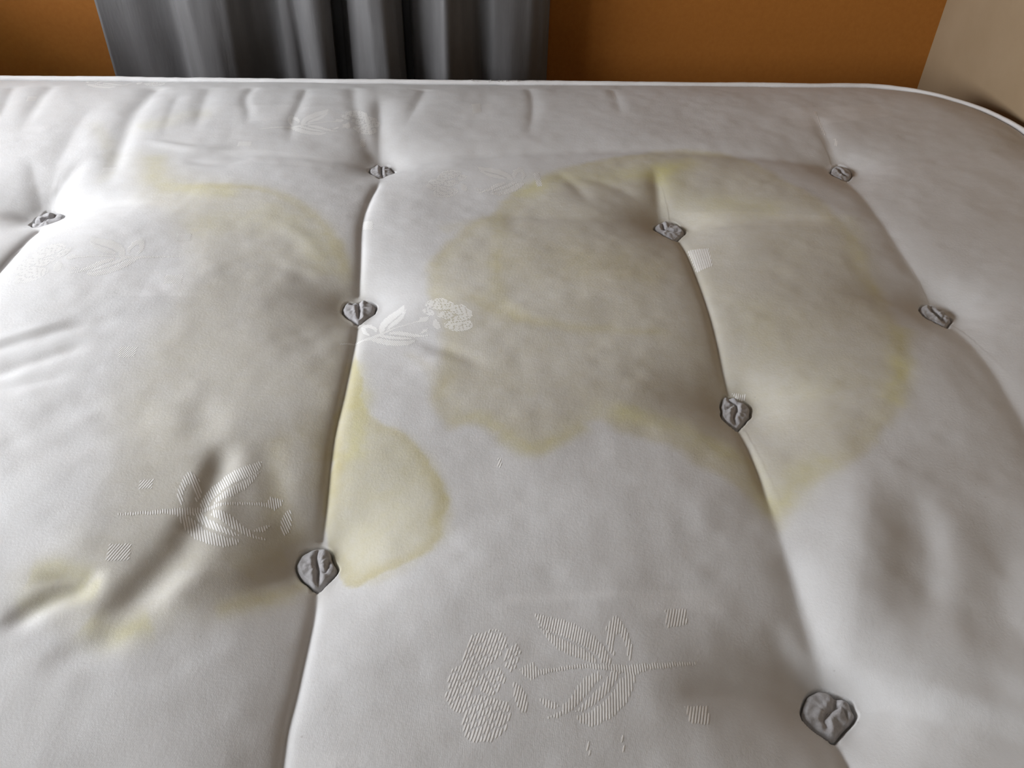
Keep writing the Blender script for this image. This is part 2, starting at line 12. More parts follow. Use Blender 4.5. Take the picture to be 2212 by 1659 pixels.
MOTIF={"blossom":[[[[-0.1017,0.0212],[-0.0979,0.0313],[-0.0904,0.0354],[-0.081,0.0364],[-0.0742,0.0316],[-0.074,0.0234],[-0.0788,0.0169],[-0.0843,0.0118],[-0.0917,0.0068],[-0.0977,0.0062],[-0.1033,0.0122]],[[-0.0728,0.021],[-0.0658,0.0238],[-0.064,0.0168],[-0.0666,0.0079],[-0.0721,0.004],[-0.0757,0.0076],[-0.075,0.0143]],[[-0.1105,0.0073],[-0.1025,0.0099],[-0.0959,0.0039],[-0.0945,-0.0028],[-0.0999,-0.0098],[-0.1042,-0.0167],[-0.1085,-0.0234],[-0.113,-0.02],[-0.1164,-0.0114],[-0.114,-0.0011]],[[-0.1022,-0.0148],[-0.0953,-0.0134],[-0.0879,-0.0162],[-0.0785,-0.0191],[-0.0753,-0.0255],[-0.0781,-0.0332],[-0.0825,-0.0397],[-0.0903,-0.0437],[-0.0996,-0.0433],[-0.1044,-0.0395],[-0.1058,-0.0326],[-0.1047,-0.0238]],[[-0.0933,0.0004],[-0.0859,0.0052],[-0.0799,0.0058],[-0.0766,-0.0011],[-0.0815,-0.0104],[-0.0876,-0.0131],[-0.0931,-0.0094]]]], "leaf":[[[[-0.0512,0.049],[-0.0421,0.0451],[-0.0299,0.041],[-0.0202,0.0357],[-0.0111,0.0272],[-0.0054,0.0187],[-0.0023,0.0082],[-0.0024,0.0026],[-0.0091,0.0053],[-0.011,0.0111],[-0.0182,0.0174],[-0.0274,0.0239],[-0.037,0.0295],[-0.0439,0.0325],[-0.0475,0.037]]],[[[-0.0495,0.0378],[-0.0446,0.0279],[-0.0377,0.0179],[-0.0285,0.0115],[-0.0199,0.008],[-0.0113,0.0044],[-0.0141,0.0114],[-0.023,0.0195],[-0.0326,0.0244],[-0.0419,0.0318]]],[[[-0.0004,0.0334],[0.0075,0.0431],[0.0119,0.0362],[0.0144,0.0253],[0.015,0.016],[0.0128,0.006],[0.0094,0.0046],[0.0104,0.0141],[0.0092,0.0234],[0.0073,0.0293],[0.004,0.0238],[0.0016,0.0147],[0.001,0.0091],[-0.0024,0.0128],[-0.003,0.0231]]],[[[-0.0111,-0.0001],[-0.0221,-0.0045],[-0.0293,-0.0115],[-0.0345,-0.0185],[-0.0402,-0.0232],[-0.0429,-0.028],[-0.0541,-0.0321],[-0.0455,-0.0323],[-0.035,-0.0276],[-0.027,-0.021],[-0.0185,-0.0123],[-0.0114,-0.0065]]],[[[-0.0031,-0.0007],[-0.0098,-0.0088],[-0.0171,-0.0156],[-0.0253,-0.0222],[-0.0333,-0.0287],[-0.0285,-0.0291],[-0.0177,-0.0238],[-0.0083,-0.0163],[-0.0004,-0.0073],[0.0028,-0.0021]]],[[[0.0016,-0.0074],[-0.0053,-0.0165],[-0.0126,-0.0232],[-0.0236,-0.0294],[-0.0328,-0.0318],[-0.0318,-0.0369],[-0.0226,-0.0396],[-0.01,-0.0346],[0.0004,-0.0272],[0.0076,-0.0174],[0.0131,-0.0061],[0.0088,-0.0026]]],[[[-0.0718,-0.0027],[-0.0674,-0.0073],[-0.0633,-0.014],[-0.063,-0.0233],[-0.0651,-0.0282],[-0.0695,-0.0249],[-0.072,-0.0175]]],[[[-0.056,-0.0177],[-0.0493,-0.0193],[-0.0431,-0.0229],[-0.0445,-0.0259],[-0.0511,-0.0248]]]], "stem":[[[[-0.066,0.0046],[-0.0563,0.0094],[-0.0531,0.0035],[-0.046,0.0035],[-0.0358,0.0044],[-0.0255,0.0051],[-0.0122,0.005],[-0.0022,0.0037],[0.011,0.0028],[0.0256,0.0029],[0.0468,0.0033],[0.0588,0.0037],[0.0583,0.0013],[0.0405,-0.0004],[0.0202,-0.0023],[0.0111,-0.006],[0.0025,-0.0032],[-0.0081,-0.0003],[-0.0209,0.002],[-0.0362,0.0016],[-0.0464,0.0008],[-0.0548,-0.0018],[-0.0592,-0.0047],[-0.0645,0.0]]]]}
PLACE=[[[0.0876,0.3037],0.0751,1, "blossom leaf stem",1],[[-0.4037,0.8082],0.0849,1, "blossom leaf stem",1],[[-0.277,1.1924],-2.8276,-1, "blossom leaf stem",1],[[-0.1116,0.6904],-2.6863,-1, "blossom leaf stem",0.86],[[0.037,1.0202],0.0009,1, "blossom leaf",1],[[-0.6377,1.3627],-2.8151,-1, "blossom leaf",1],[[-0.2314,0.4421],-2.9425,-1, "leaf stem",1]]
SQUARES=[[[-0.3637,0.8656],[-0.348,0.8685],[-0.3451,0.852],[-0.3606,0.8492]],[[-0.3508,0.7756],[-0.3325,0.7777],[-0.3299,0.7592],[-0.3477,0.7583]],[[-0.357,0.6455],[-0.34,0.647],[-0.3379,0.6295],[-0.3533,0.6278]],[[-0.283,0.4701],[-0.2722,0.4717],[-0.2711,0.461],[-0.2813,0.46]],[[-0.2849,0.4041],[-0.2691,0.406],[-0.2663,0.3896],[-0.2824,0.3883]],[[-0.3538,1.1352],[-0.3351,1.1367],[-0.3349,1.123],[-0.3536,1.122]],[[-0.2155,1.2017],[-0.2058,1.2055],[-0.203,1.1935],[-0.214,1.1896]],[[0.1297,0.3525],[0.1451,0.3539],[0.1447,0.3402],[0.1278,0.3368]],[[0.1309,0.2785],[0.1472,0.2796],[0.1464,0.2665],[0.1321,0.2654]],[[-0.1538,0.921],[-0.1407,0.9143],[-0.1394,0.8951],[-0.1526,0.8997]],[[-0.5201,1.059],[-0.503,1.0625],[-0.5,1.0461],[-0.5168,1.0454]],[[-0.7156,1.2947],[-0.7024,1.2961],[-0.6979,1.2792],[-0.7106,1.2754]],[[0.2423,0.8659],[0.2673,0.8651],[0.2637,0.8222],[0.2433,0.8127]],[[0.0621,0.2523],[0.0642,0.2524],[0.0646,0.2443],[0.0622,0.2437]],[[0.0852,0.258],[0.0867,0.258],[0.0867,0.2461],[0.0851,0.2455]],[[-0.0246,1.2775],[-0.0101,1.2828],[-0.0085,1.247],[-0.0212,1.241]],[[0.2423,0.6159],[0.2549,0.6121],[0.2519,0.5916],[0.2475,0.5956]],[[-0.1905,1.2478],[-0.1848,1.2477],[-0.1697,1.1793],[-0.1739,1.1742]],[[-0.1854,1.1624],[-0.1777,1.1646],[-0.1767,1.1415],[-0.1835,1.138]],[[0.513,1.2613],[0.516,1.2615],[0.5089,1.1813],[0.5058,1.1801]],[[0.2021,1.3459],[0.2061,1.347],[0.2076,1.3046],[0.2033,1.3001]],[[0.5168,1.1686],[0.5206,1.1676],[0.5172,1.1483],[0.5135,1.1492]],[[0.0087,0.5048],[0.0123,0.5047],[0.0114,0.4929],[0.0082,0.4941]],[[-0.1535,0.3454],[-0.1529,0.3455],[-0.1528,0.345],[-0.1534,0.3449]],[[0.0628,1.0444],[0.0705,1.0474],[0.0735,1.0064],[0.066,1.0044]]]
CURTAIN=[[-0.6765,0.012],[-0.6217,0.01],[-0.5503,0.008],[-0.5431,0.012],[-0.5301,0.042],[-0.499,0.058],[-0.4619,0.062],[-0.4392,0.058],[-0.4243,0.04],[-0.4102,0.014],[-0.3889,0.004],[-0.3776,0.006],[-0.3564,0.026],[-0.3424,0.03],[-0.3348,0.024],[-0.3261,0.026],[-0.3049,0.05],[-0.2916,0.056],[-0.2795,0.052],[-0.2695,0.036],[-0.2752,-0.01],[-0.2788,-0.045],[-0.2599,-0.045],[-0.2517,-0.01],[-0.2419,0.03],[-0.2242,0.05],[-0.1981,0.064],[-0.1738,0.066],[-0.1539,0.05],[-0.1462,0.02],[-0.1507,-0.045],[-0.1343,-0.045],[-0.1268,0.015],[-0.1042,0.03],[-0.0866,0.05],[-0.0761,0.066],[-0.0696,0.066],[-0.0541,0.05],[-0.0302,0.03],[-0.0113,0.014],[-0.0055,0.018],[0.0192,0.034],[0.0479,0.038],[0.0727,0.034],[0.0943,0.018],[0.1103,0.004]]
PANELS=[[[-0.3896,1.2617],[-0.3746,1.2659],[-0.3517,1.1437],[-0.3674,1.1435]],[[-0.362,1.2641],[-0.3027,1.2695],[-0.2949,1.209],[-0.3531,1.2056]],[[-0.2833,1.2598],[-0.2377,1.2638],[-0.2303,1.2101],[-0.2769,1.2086]],[[-0.362,0.8827],[-0.3326,0.8835],[-0.3008,0.7385],[-0.3956,0.73],[-0.4073,0.7788],[-0.3413,0.7896]],[[0.1059,0.8031],[0.1661,0.8079],[0.1555,0.7397],[0.1392,0.7393],[0.1379,0.7501],[0.1049,0.7509]],[[-0.0588,0.6475],[-0.0518,0.6454],[-0.0517,0.6241],[-0.0779,0.6259],[-0.0775,0.6449]],[[-0.041,1.2673],[0.0074,1.2799],[0.0099,1.2258],[-0.0377,1.2165]],[[0.0124,0.3641],[0.1621,0.3698],[0.1726,0.3523],[0.1098,0.3483],[0.1048,0.3619],[0.0156,0.3558]],[[0.4661,1.2698],[0.6295,1.2915],[0.6349,1.2459],[0.5543,1.2237],[0.4691,1.2019]],[[-0.161,0.9619],[-0.1338,0.9862],[-0.1293,0.9397],[-0.1533,0.9426]],[[0.2573,0.9605],[0.4407,0.9336],[0.4263,0.9071],[0.2627,0.9214]],[[-0.3776,1.1083],[-0.3211,1.1149],[-0.2156,1.0973],[-0.2136,1.0624],[-0.3116,1.0693]],[[-0.1021,0.2455],[-0.0765,0.2477],[-0.0752,0.2363],[-0.1008,0.237]]]

# ------------------------------------------------------------- camera
cd=bpy.data.cameras.new('camera'); cam=bpy.data.objects.new('camera',cd); COL.objects.link(cam)
cd.sensor_fit='HORIZONTAL'; cd.sensor_width=36; cd.lens=1800/2212*36; cd.clip_start=.02
R_,U_,F_=CAM['R'],CAM['U'],CAM['F']
cam.matrix_world=Matrix(((R_[0],U_[0],-F_[0],0),(R_[1],U_[1],-F_[1],0),(R_[2],U_[2],-F_[2],ZT+.52),(0,0,0,1)))
scn.camera=cam
# ------------------------------------------------------------- light and exposure
scn.view_settings.view_transform='Standard'; scn.view_settings.look='None'
scn.view_settings.gamma=1; scn.view_settings.use_curve_mapping=False
scn.view_settings.exposure=0.05
w=bpy.data.worlds.new('sky'); scn.world=w; w.use_nodes=True
w.node_tree.nodes['Background'].inputs[0].default_value=(.80,.88,1,1); w.node_tree.nodes['Background'].inputs[1].default_value=1.0
WX,WIN=-1.14,(-0.22,1.46,0.62,1.14)        # window in the left wall: y0,y1,z0,z1
ld=bpy.data.lights.new('daylight','AREA'); ld.shape='RECTANGLE'; ld.size=WIN[3]-WIN[2]; ld.size_y=WIN[1]-WIN[0]
ld.energy=46; ld.color=(.97,.98,1.0)
lo=bpy.data.objects.new('daylight',ld); COL.objects.link(lo)
lo.location=(WX-.08,(WIN[0]+WIN[1])/2,(WIN[2]+WIN[3])/2); lo.rotation_euler=(0,-math.pi/2,0)
# unseen warm fill lamp added behind the camera to lift the ambient light
l2=bpy.data.lights.new('fill_light','AREA'); l2.shape='DISK'; l2.size=.40; l2.energy=3.4; l2.color=(1,.97,.92)
o2=bpy.data.objects.new('fill_light',l2); COL.objects.link(o2); o2.location=(-.1,-.9,2.36)
# ------------------------------------------------------------- helpers
XL,XR,YN,YF,RC = -1.10,0.829,0.02,1.389,0.20
def smooth(pts,n=6):
    P=np.array(pts,float)
    if len(P)<3: return P
    Q=np.vstack([2*P[0]-P[1],P,2*P[-1]-P[-2]]); out=[]
    for i in range(1,len(Q)-2):
        for t in np.linspace(0,1,n,endpoint=False):
            a,b,c,d=Q[i-1],Q[i],Q[i+1],Q[i+2]
            out.append(.5*((2*b)+(c-a)*t+(2*a-5*b+4*c-d)*t*t+(3*b-a-3*c+d)*t**3))
    out.append(P[-1]); return np.array(out)
def polydist(x,y,P,closed=False):
    """distance, side, arc fraction to a polyline"""
    if closed: P=np.vstack([P,P[:1]])
    L=np.r_[0,np.cumsum(np.hypot(*np.diff(P,axis=0).T))]; T=max(L[-1],1e-9)
    best=np.full(x.shape,1e9); side=np.zeros(x.shape); fr=np.zeros(x.shape)
    for i in range(len(P)-1):
        a=P[i]; d=P[i+1]-a; l2=d@d
        if l2<1e-14: continue
        t=np.clip(((x-a[0])*d[0]+(y-a[1])*d[1])/l2,0,1)
        dx=x-a[0]-t*d[0]; dy=y-a[1]-t*d[1]; r=dx*dx+dy*dy
        m=r<best
        best=np.where(m,r,best); side=np.where(m,d[0]*dy-d[1]*dx,side); fr=np.where(m,(L[i]+t*np.sqrt(l2))/T,fr)
    return np.sqrt(best),side,fr
def inside(x,y,P):
    c=np.zeros(x.shape,bool); n=len(P)
    for i in range(n):
        (x1,y1),(x2,y2)=P[i],P[(i+1)%n]
        if y1==y2: continue
        c^=((y1>y)!=(y2>y))&(x<(x2-x1)*(y-y1)/(y2-y1)+x1)
    return c
def sstep(t): t=np.clip(t,0,1); return t*t*(3-2*t)
def vnoise(x,y,s,seed=0):
    """value noise in -1..1 with cell size s"""
    def h(i,j):
        v=np.sin(i*127.1+j*311.7+seed*74.7)*43758.5453; return (v-np.floor(v))*2-1
    X=x/s; Y=y/s; i=np.floor(X); j=np.floor(Y); u=sstep(X-i); v=sstep(Y-j)
    return (h(i,j)*(1-u)+h(i+1,j)*u)*(1-v)+(h(i,j+1)*(1-u)+h(i+1,j+1)*u)*v
def edge_in(x,y):
    """distance inward from the rounded outline"""
    cx,cy=(XL+XR)/2,(YN+YF)/2; hx,hy=(XR-XL)/2,(YF-YN)/2
    qx=np.abs(x-cx)-hx+RC; qy=np.abs(y-cy)-hy+RC
    return -(np.hypot(np.maximum(qx,0),np.maximum(qy,0))+np.minimum(np.maximum(qx,qy),0)-RC)
def height(x,y,F,noise=True):
    x=np.asarray(x,float); y=np.asarray(y,float); z=np.zeros(x.shape)
    s=np.maximum(edge_in(x,y),0)
    z-=.0105*np.maximum(1-s/.10,0)**2.2+.0022*np.exp(-s/.005)
    if noise:
        z+=.0010*vnoise(x,y,.11,1)+0.0006*vnoise(x,y,.045,2)+.00022*vnoise(x,y,.016,3)
    for (tx,ty,D,lam) in F['tufts']:
        r=np.hypot(x-tx,y-ty); rr=np.maximum(r-.012,0)
        z-=D*np.exp(-rr/lam)
    for (pts,wl,wr,d,p,ta,tb) in F['strokes']:
        P=smooth(pts,4); w=max(wl,wr)*(5 if p<1.5 else 2.6)
        m=(x>P[:,0].min()-w)&(x<P[:,0].max()+w)&(y>P[:,1].min()-w)&(y<P[:,1].max()+w)
        if not m.any(): continue
        r,sd,fr=polydist(x[m],y[m],P)
        if p<1.5: e=.0030 if w>.03 else .0012; r=np.sqrt(r*r+e*e)-e
        ww=np.where(sd>0,wl,wr)
        am=np.ones(r.shape)
        if ta>0: am*=sstep(fr/ta)
        if tb>0: am*=sstep((1-fr)/tb)
        z[m]-=d*am*np.exp(-(r/ww)**p)
    return z

def link(name,me,mat=None,parent=None,kind=None,label=None,cat=None,group=None,smooth_=True):
    o=bpy.data.objects.new(name,me); COL.objects.link(o)
    if mat: me.materials.append(mat)
    if parent: o.parent=parent
    if kind: o['kind']=kind
    if label: o['label']=label
    if cat: o['category']=cat
    if group: o['group']=group
    if smooth_ and me: me.polygons.foreach_set('use_smooth',[True]*len(me.polygons))
    return o
def mesh(name,v,f):
    me=bpy.data.meshes.new(name); me.from_pydata([tuple(map(float,p)) for p in v],[],f); me.update(); return me
def grid_mesh(name,V,nx,ny,uvflip=False):
    """V (ny,nx,3) array to a quad mesh, fast"""
    me=bpy.data.meshes.new(name); n=nx*ny; me.vertices.add(n); me.vertices.foreach_set('co',V.reshape(-1).astype(np.float32))
    i=np.arange(n).reshape(ny,nx); q=np.stack([i[:-1,:-1],i[:-1,1:],i[1:,1:],i[1:,:-1]],-1).reshape(-1,4)
    me.loops.add(q.size); me.loops.foreach_set('vertex_index',q.ravel().astype(np.int32))
    me.polygons.add(len(q)); me.polygons.foreach_set('loop_start',np.arange(0,q.size,4,dtype=np.int32)); me.polygons.foreach_set('loop_total',np.full(len(q),4,np.int32))
    me.update(calc_edges=True); me.validate(); return me
def box(name,x0,x1,y0,y1,z0,z1,mat,bev=0,**k):
    bm=bmesh.new(); bmesh.ops.create_cube(bm,size=1)
    for v in bm.verts: v.co=Vector(((x0+x1)/2+v.co.x*(x1-x0),(y0+y1)/2+v.co.y*(y1-y0),(z0+z1)/2+v.co.z*(z1-z0)))
    if bev: bmesh.ops.bevel(bm,geom=bm.edges[:],offset=bev,segments=3,affect='EDGES',profile=.5)
    me=bpy.data.meshes.new(name); bm.to_mesh(me); bm.free(); return link(name,me,mat,smooth_=False,**k)
def tube(path,r,n=10,closed=True,jit=0,seed=1):
    P=np.array(path,float); N=len(P); rg=np.random.RandomState(seed)
    T=(np.roll(P,-1,0)-np.roll(P,1,0)) if closed else np.gradient(P,axis=0)
    T/=np.linalg.norm(T,axis=1)[:,None]; up=np.array([0,0,1.]); S=np.cross(T,up); S/=np.linalg.norm(S,axis=1)[:,None]; B=np.cross(S,T)
    rr=(r if np.ndim(r) else np.full(N,r))*(1+jit*rg.uniform(-1,1,N))
    V=[P[i]+rr[i]*(math.cos(a)*S[i]+math.sin(a)*B[i]) for i in range(N) for a in np.linspace(0,2*math.pi,n,endpoint=False)]
    f=[(i*n+j,i*n+(j+1)%n,((i+1)%N)*n+(j+1)%n,((i+1)%N)*n+j) for i in range(N if closed else N-1) for j in range(n)]
    return V,f
# ------------------------------------------------------------- materials
def mat(name,col,rough=.6,spec=.5):
    m=bpy.data.materials.new(name); m.use_nodes=True; b=m.node_tree.nodes['Principled BSDF']
    b.inputs['Base Color'].default_value=(*col,1); b.inputs['Roughness'].default_value=rough; b.inputs['Specular IOR Level'].default_value=spec
    return m,m.node_tree,b
def nd(t,ty,**k):
    n=t.nodes.new(ty)
    for a,b in k.items():
        if a in n.inputs: n.inputs[a].default_value=b
        else: setattr(n,a,b)
    return n
def coords(t,scale=(1,1,1)):
    c=nd(t,'ShaderNodeTexCoord'); m=nd(t,'ShaderNodeMapping'); m.inputs['Scale'].default_value=scale
    t.links.new(c.outputs['Object'],m.inputs['Vector']); return m.outputs[0]
def noise(t,vec,scale,detail=3,rough=.5):
    n=nd(t,'ShaderNodeTexNoise'); n.inputs['Scale'].default_value=scale; n.inputs['Detail'].default_value=detail; n.inputs['Roughness'].default_value=rough
    t.links.new(vec,n.inputs['Vector']); return n.outputs['Fac']
def mapr(t,x,a,b,c,d):
    n=nd(t,'ShaderNodeMapRange'); t.links.new(x,n.inputs[0])
    for i,v in enumerate((a,b,c,d)): n.inputs[i+1].default_value=v
    return n.outputs[0]
def mix(t,fac,A,B,mode='MIX'):
    n=nd(t,'ShaderNodeMix'); n.data_type='RGBA'; n.blend_type=mode; n.clamp_factor=True
    if isinstance(fac,float): n.inputs[0].default_value=fac
    else: t.links.new(fac,n.inputs[0])
    for v,i in ((A,6),(B,7)):
        if isinstance(v,tuple): n.inputs[i].default_value=(*v,1)
        else: t.links.new(v,n.inputs[i])
    return n.outputs[2]
def mul(t,a,b):
    n=nd(t,'ShaderNodeMath'); n.operation='MULTIPLY'; t.links.new(a,n.inputs[0])
    if isinstance(b,float): n.inputs[1].default_value=b
    else: t.links.new(b,n.inputs[1])
    return n.outputs[0]
def bump(t,b,h,strength,dist,prev=None):
    n=nd(t,'ShaderNodeBump'); n.inputs['Strength'].default_value=strength; n.inputs['Distance'].default_value=dist
    t.links.new(h,n.inputs['Height'])
    if prev is not None: t.links.new(prev,n.inputs['Normal'])
    t.links.new(n.outputs[0],b.inputs['Normal']); return n.outputs[0]
CLEAN=(.685,.690,.700)
def fabric(name,base,stains=False,spec=.25):
    m,t,b=mat(name,base,.72,spec); v=coords(t)
    col=mix(t,mapr(t,noise(t,v,9,4,.6),.3,.7,0,.45),base,tuple(c*k for c,k in zip(base,(.955,.94,.925))))
    col=mix(t,mapr(t,noise(t,v,60,3,.6),.4,.62,0,.18),col,(.60,.585,.57))
    if stains:
        a=nd(t,'ShaderNodeAttribute'); a.attribute_name='stain'; sp=nd(t,'ShaderNodeSeparateColor'); t.links.new(a.outputs['Color'],sp.inputs[0])
        brk=mapr(t,noise(t,v,22,5,.65),.25,.75,.70,1.25); fine=mapr(t,noise(t,v,130,3,.6),.3,.7,.85,1.12)
        for ch,c in (('Red',(.56,.52,.42)),('Green',(.67,.64,.30)),('Blue',(.50,.44,.25))):
            col=mix(t,mul(t,mul(t,sp.outputs[ch],brk),fine),col,c)
        a=nd(t,'ShaderNodeAttribute'); a.attribute_name='weave'; col=mix(t,mul(t,a.outputs['Fac'],.55),col,mix(t,1.0,col,(1.12,1.12,1.12),'MULTIPLY'))
        # loose specks of lint
        vo=nd(t,'ShaderNodeTexVoronoi'); vo.inputs['Scale'].default_value=34; t.links.new(v,vo.inputs['Vector'])
        col=mix(t,mapr(t,vo.outputs['Distance'],.018,.034,.35,0),col,(.34,.32,.30))
    t.links.new(col,b.inputs['Base Color'])
    x=nd(t,'ShaderNodeTexWave',wave_type='BANDS',bands_direction='X'); x.inputs['Scale'].default_value=520; x.inputs['Distortion'].default_value=1.5; x.inputs['Detail'].default_value=2
    t.links.new(v,x.inputs['Vector'])
    p=bump(t,b,x.outputs['Fac'],.10,.0003); p=bump(t,b,noise(t,v,420,3,.7),.30,.0005,p); bump(t,b,noise(t,v,38,4,.6),.25,.0012,p)
    b.inputs['Sheen Weight'].default_value=.08; b.inputs['Sheen Roughness'].default_value=.4
    return m
M_TOP=fabric('stained_ticking',CLEAN,True); M_SIDE=fabric('ticking',CLEAN)
M_PIPE,t,b=mat('piping_tape',(.80,.80,.81),.6,.3); v=coords(t); bump(t,b,noise(t,v,260,3,.7),.5,.0008)
M_FELT,t,b=mat('grey_felt',(.36,.355,.37),.9,.1); v=coords(t)
t.links.new(mix(t,mapr(t,noise(t,v,300,4,.7),.3,.7,0,1),(.50,.495,.51),(.38,.375,.39)),b.inputs['Base Color']); bump(t,b,noise(t,v,500,4,.7),.6,.0006)
b.inputs['Sheen Weight'].default_value=.25
M_THREAD,t,b=mat('satin_thread',(.95,.95,.94),.6,.08); v=coords(t)
bump(t,b,noise(t,v,700,2,.6),.4,.0003)
M_ORANGE,t,b=mat('orange_paint',(.60,.245,.040),.75,.2); v=coords(t)
t.links.new(mix(t,mapr(t,noise(t,v,120,4,.6),.3,.7,0,1),(.40,.152,.027),(.44,.172,.033)),b.inputs['Base Color']); bump(t,b,noise(t,v,160,4,.6),.25,.0012)
M_CREAM,t,b=mat('cream_paint',(.42,.32,.22),.75,.2); v=coords(t)
t.links.new(mix(t,mapr(t,noise(t,v,8,4,.6),.3,.7,0,1),(.30,.22,.135),(.335,.25,.16)),b.inputs['Base Color']); bump(t,b,noise(t,v,160,4,.6),.2,.0012)
M_WHITE,t,b=mat('white_gloss_paint',(.78,.78,.77),.35)
M_CEIL,t,b=mat('ceiling_paint',(.40,.39,.37),.85,.2); v=coords(t); bump(t,b,noise(t,v,90,3,.6),.2,.001)
M_FLOOR,t,b=mat('beige_carpet',(.13,.11,.09),.95,.1); v=coords(t); bump(t,b,noise(t,v,300,4,.7),.8,.004)
M_DIVAN,t,b=mat('divan_cloth',(.42,.40,.38),.9,.1); v=coords(t); bump(t,b,noise(t,v,400,3,.6),.4,.001)
M_CURT,t,b=mat('grey_satin',(.15,.15,.155),.50,.5); v=coords(t,(1,1,.15))
t.links.new(mix(t,mapr(t,noise(t,v,26,4,.6),.3,.7,0,1),(.100,.098,.100),(.132,.130,.134)),b.inputs['Base Color']); bump(t,b,noise(t,v,30,4,.6),.35,.004)
b.inputs['Sheen Weight'].default_value=.12; b.inputs['Sheen Roughness'].default_value=.5
M_GLASS=bpy.data.materials.new('window_glass'); M_GLASS.use_nodes=True; t=M_GLASS.node_tree; t.nodes.clear()
tr=nd(t,'ShaderNodeBsdfTransparent'); gl=nd(t,'ShaderNodeBsdfGlossy'); gl.inputs['Roughness'].default_value=.02; fr=nd(t,'ShaderNodeFresnel'); fr.inputs['IOR'].default_value=1.45
mx=nd(t,'ShaderNodeMixShader'); t.links.new(fr.outputs[0],mx.inputs[0]); t.links.new(tr.outputs[0],mx.inputs[1]); t.links.new(gl.outputs[0],mx.inputs[2])
t.links.new(mx.outputs[0],nd(t,'ShaderNodeOutputMaterial').inputs[0])
# ------------------------------------------------------------- the room
Y0,Y1,X1,HR=-2.6,1.61,.85,2.40
box('floor',WX-.1,X1+.1,Y0-.1,Y1+.1,-.08,0,M_FLOOR,kind='structure',label='beige carpeted floor under the bed')
box('ceiling',WX-.1,X1+.1,Y0-.1,Y1+.1,HR,HR+.08,M_CEIL,kind='structure',label='plain white ceiling')
box('wall_far',WX-.1,X1+.1,Y1,Y1+.1,0,HR,M_ORANGE,kind='structure',label='orange painted wall behind the mattress and curtain')
box('wall_right',X1,X1+.1,Y0-.1,Y1,0,HR,M_CREAM,kind='structure',label='cream painted wall at the right end of the mattress')
box('wall_near',WX-.1,X1,Y0-.1,Y0,0,HR,M_CEIL,kind='structure',label='white wall behind the viewer')
bm=bmesh.new()
def addb(bm,x0,x1,y0,y1,z0,z1):
    r=bmesh.ops.create_cube(bm,size=1)
    for v in r['verts']: v.co=Vector(((x0+x1)/2+v.co.x*(x1-x0),(y0+y1)/2+v.co.y*(y1-y0),(z0+z1)/2+v.co.z*(z1-z0)))
for q in ((Y0,WIN[0],0,HR),(WIN[1],Y1,0,HR),(WIN[0],WIN[1],0,WIN[2]),(WIN[0],WIN[1],WIN[3],HR)): addb(bm,WX-.1,WX,*q)
me=bpy.data.meshes.new('wall_left'); bm.to_mesh(me); bm.free(); link('wall_left',me,M_CREAM,kind='structure',label='cream wall with the window opening',smooth_=False)
bm=bmesh.new(); f=.035; y0,y1,z0,z1=WIN
for q in ((y0,y0+f,z0,z1),(y1-f,y1,z0,z1),(y0+f,y1-f,z0,z0+f),(y0+f,y1-f,z1-f,z1),((y0+y1)/2-.02,(y0+y1)/2+.02,z0+f,z1-f)): addb(bm,WX-.07,WX-.02,*q)
me=bpy.data.meshes.new('window_1'); bm.to_mesh(me); bm.free(); win=link('window_1',me,M_WHITE,kind='structure',label='white framed window in the left wall',smooth_=False)
box('pane',WX-.048,WX-.044,y0+f,(y0+y1)/2-.025,z0+f,z1-f,M_GLASS,parent=win); box('pane',WX-.048,WX-.044,(y0+y1)/2+.025,y1-f,z0+f,z1-f,M_GLASS,parent=win)
box('window_sill',WX-.02,WX+.09,y0-.04,y1+.04,z0-.03,z0,M_WHITE,bev=.006,parent=win)
# ------------------------------------------------------------- curtain on the far wall
P=np.array(CURTAIN); P=P[np.argsort(P[:,0],kind='stable')] if False else P
xs=[];ys=[]
for i in range(len(P)-1):
    n=max(2,int(math.hypot(P[i+1,0]-P[i,0],P[i+1,1]-P[i,1])/.004))
    for k in range(n):
        u=k/n; uu=u*u*(3-2*u) if abs(P[i+1,1]-P[i,1])<.03 else u
        xs.append(P[i,0]+(P[i+1,0]-P[i,0])*u); ys.append(P[i,1]+(P[i+1,1]-P[i,1])*uu)
xs.append(P[-1,0]); ys.append(P[-1,1]); xs=np.array(xs); ys=np.array(ys)
k=np.array([1,2,3,2,1.])/9; ysm=np.r_[ys[:2],np.convolve(ys,k,'valid'),ys[-2:]]; ys=np.where(ys<-.02,ys,ysm)
zs=np.linspace(.06,2.18,90); Z,X=np.meshgrid(zs,xs,indexing='ij'); Dp=np.repeat(ys[None],len(zs),0)
t1=(Z-.4)/1.8
X=X+.0035*np.sin(Z*7+X*40)*np.minimum(1,np.abs(X-xs[0])*20)*np.minimum(1,np.abs(X-xs[-1])*20); Dp=Dp*(1-.22*t1)+.0022*np.sin(Z*11+X*60)
V=np.stack([X,1.548-Dp,Z],-1)
bm_me=grid_mesh('curtain',V,len(xs),len(zs))
ct=bpy.data.objects.new('curtain',None); COL.objects.link(ct); ct.location=(0,0,0)
ct['label']='grey satin curtain hanging in deep folds on the orange wall'; ct['category']='curtain'
c1=link('cloth',bm_me,M_CURT,parent=ct)
sm=c1.modifiers.new('thick','SOLIDIFY'); sm.thickness=.0015; sm.offset=1
# pole and rings, above the frame
pv,pf=tube([(x,1.545,2.20) for x in np.linspace(-.78,.22,12)],.011,12,closed=False); link('curtain_pole',mesh('curtain_pole',pv,pf),M_WHITE,parent=ct)
for x in (-.74,.18): box('pole_bracket',x-.008,x+.008,1.535,1.61,2.185,2.215,M_WHITE,bev=.003,parent=ct)
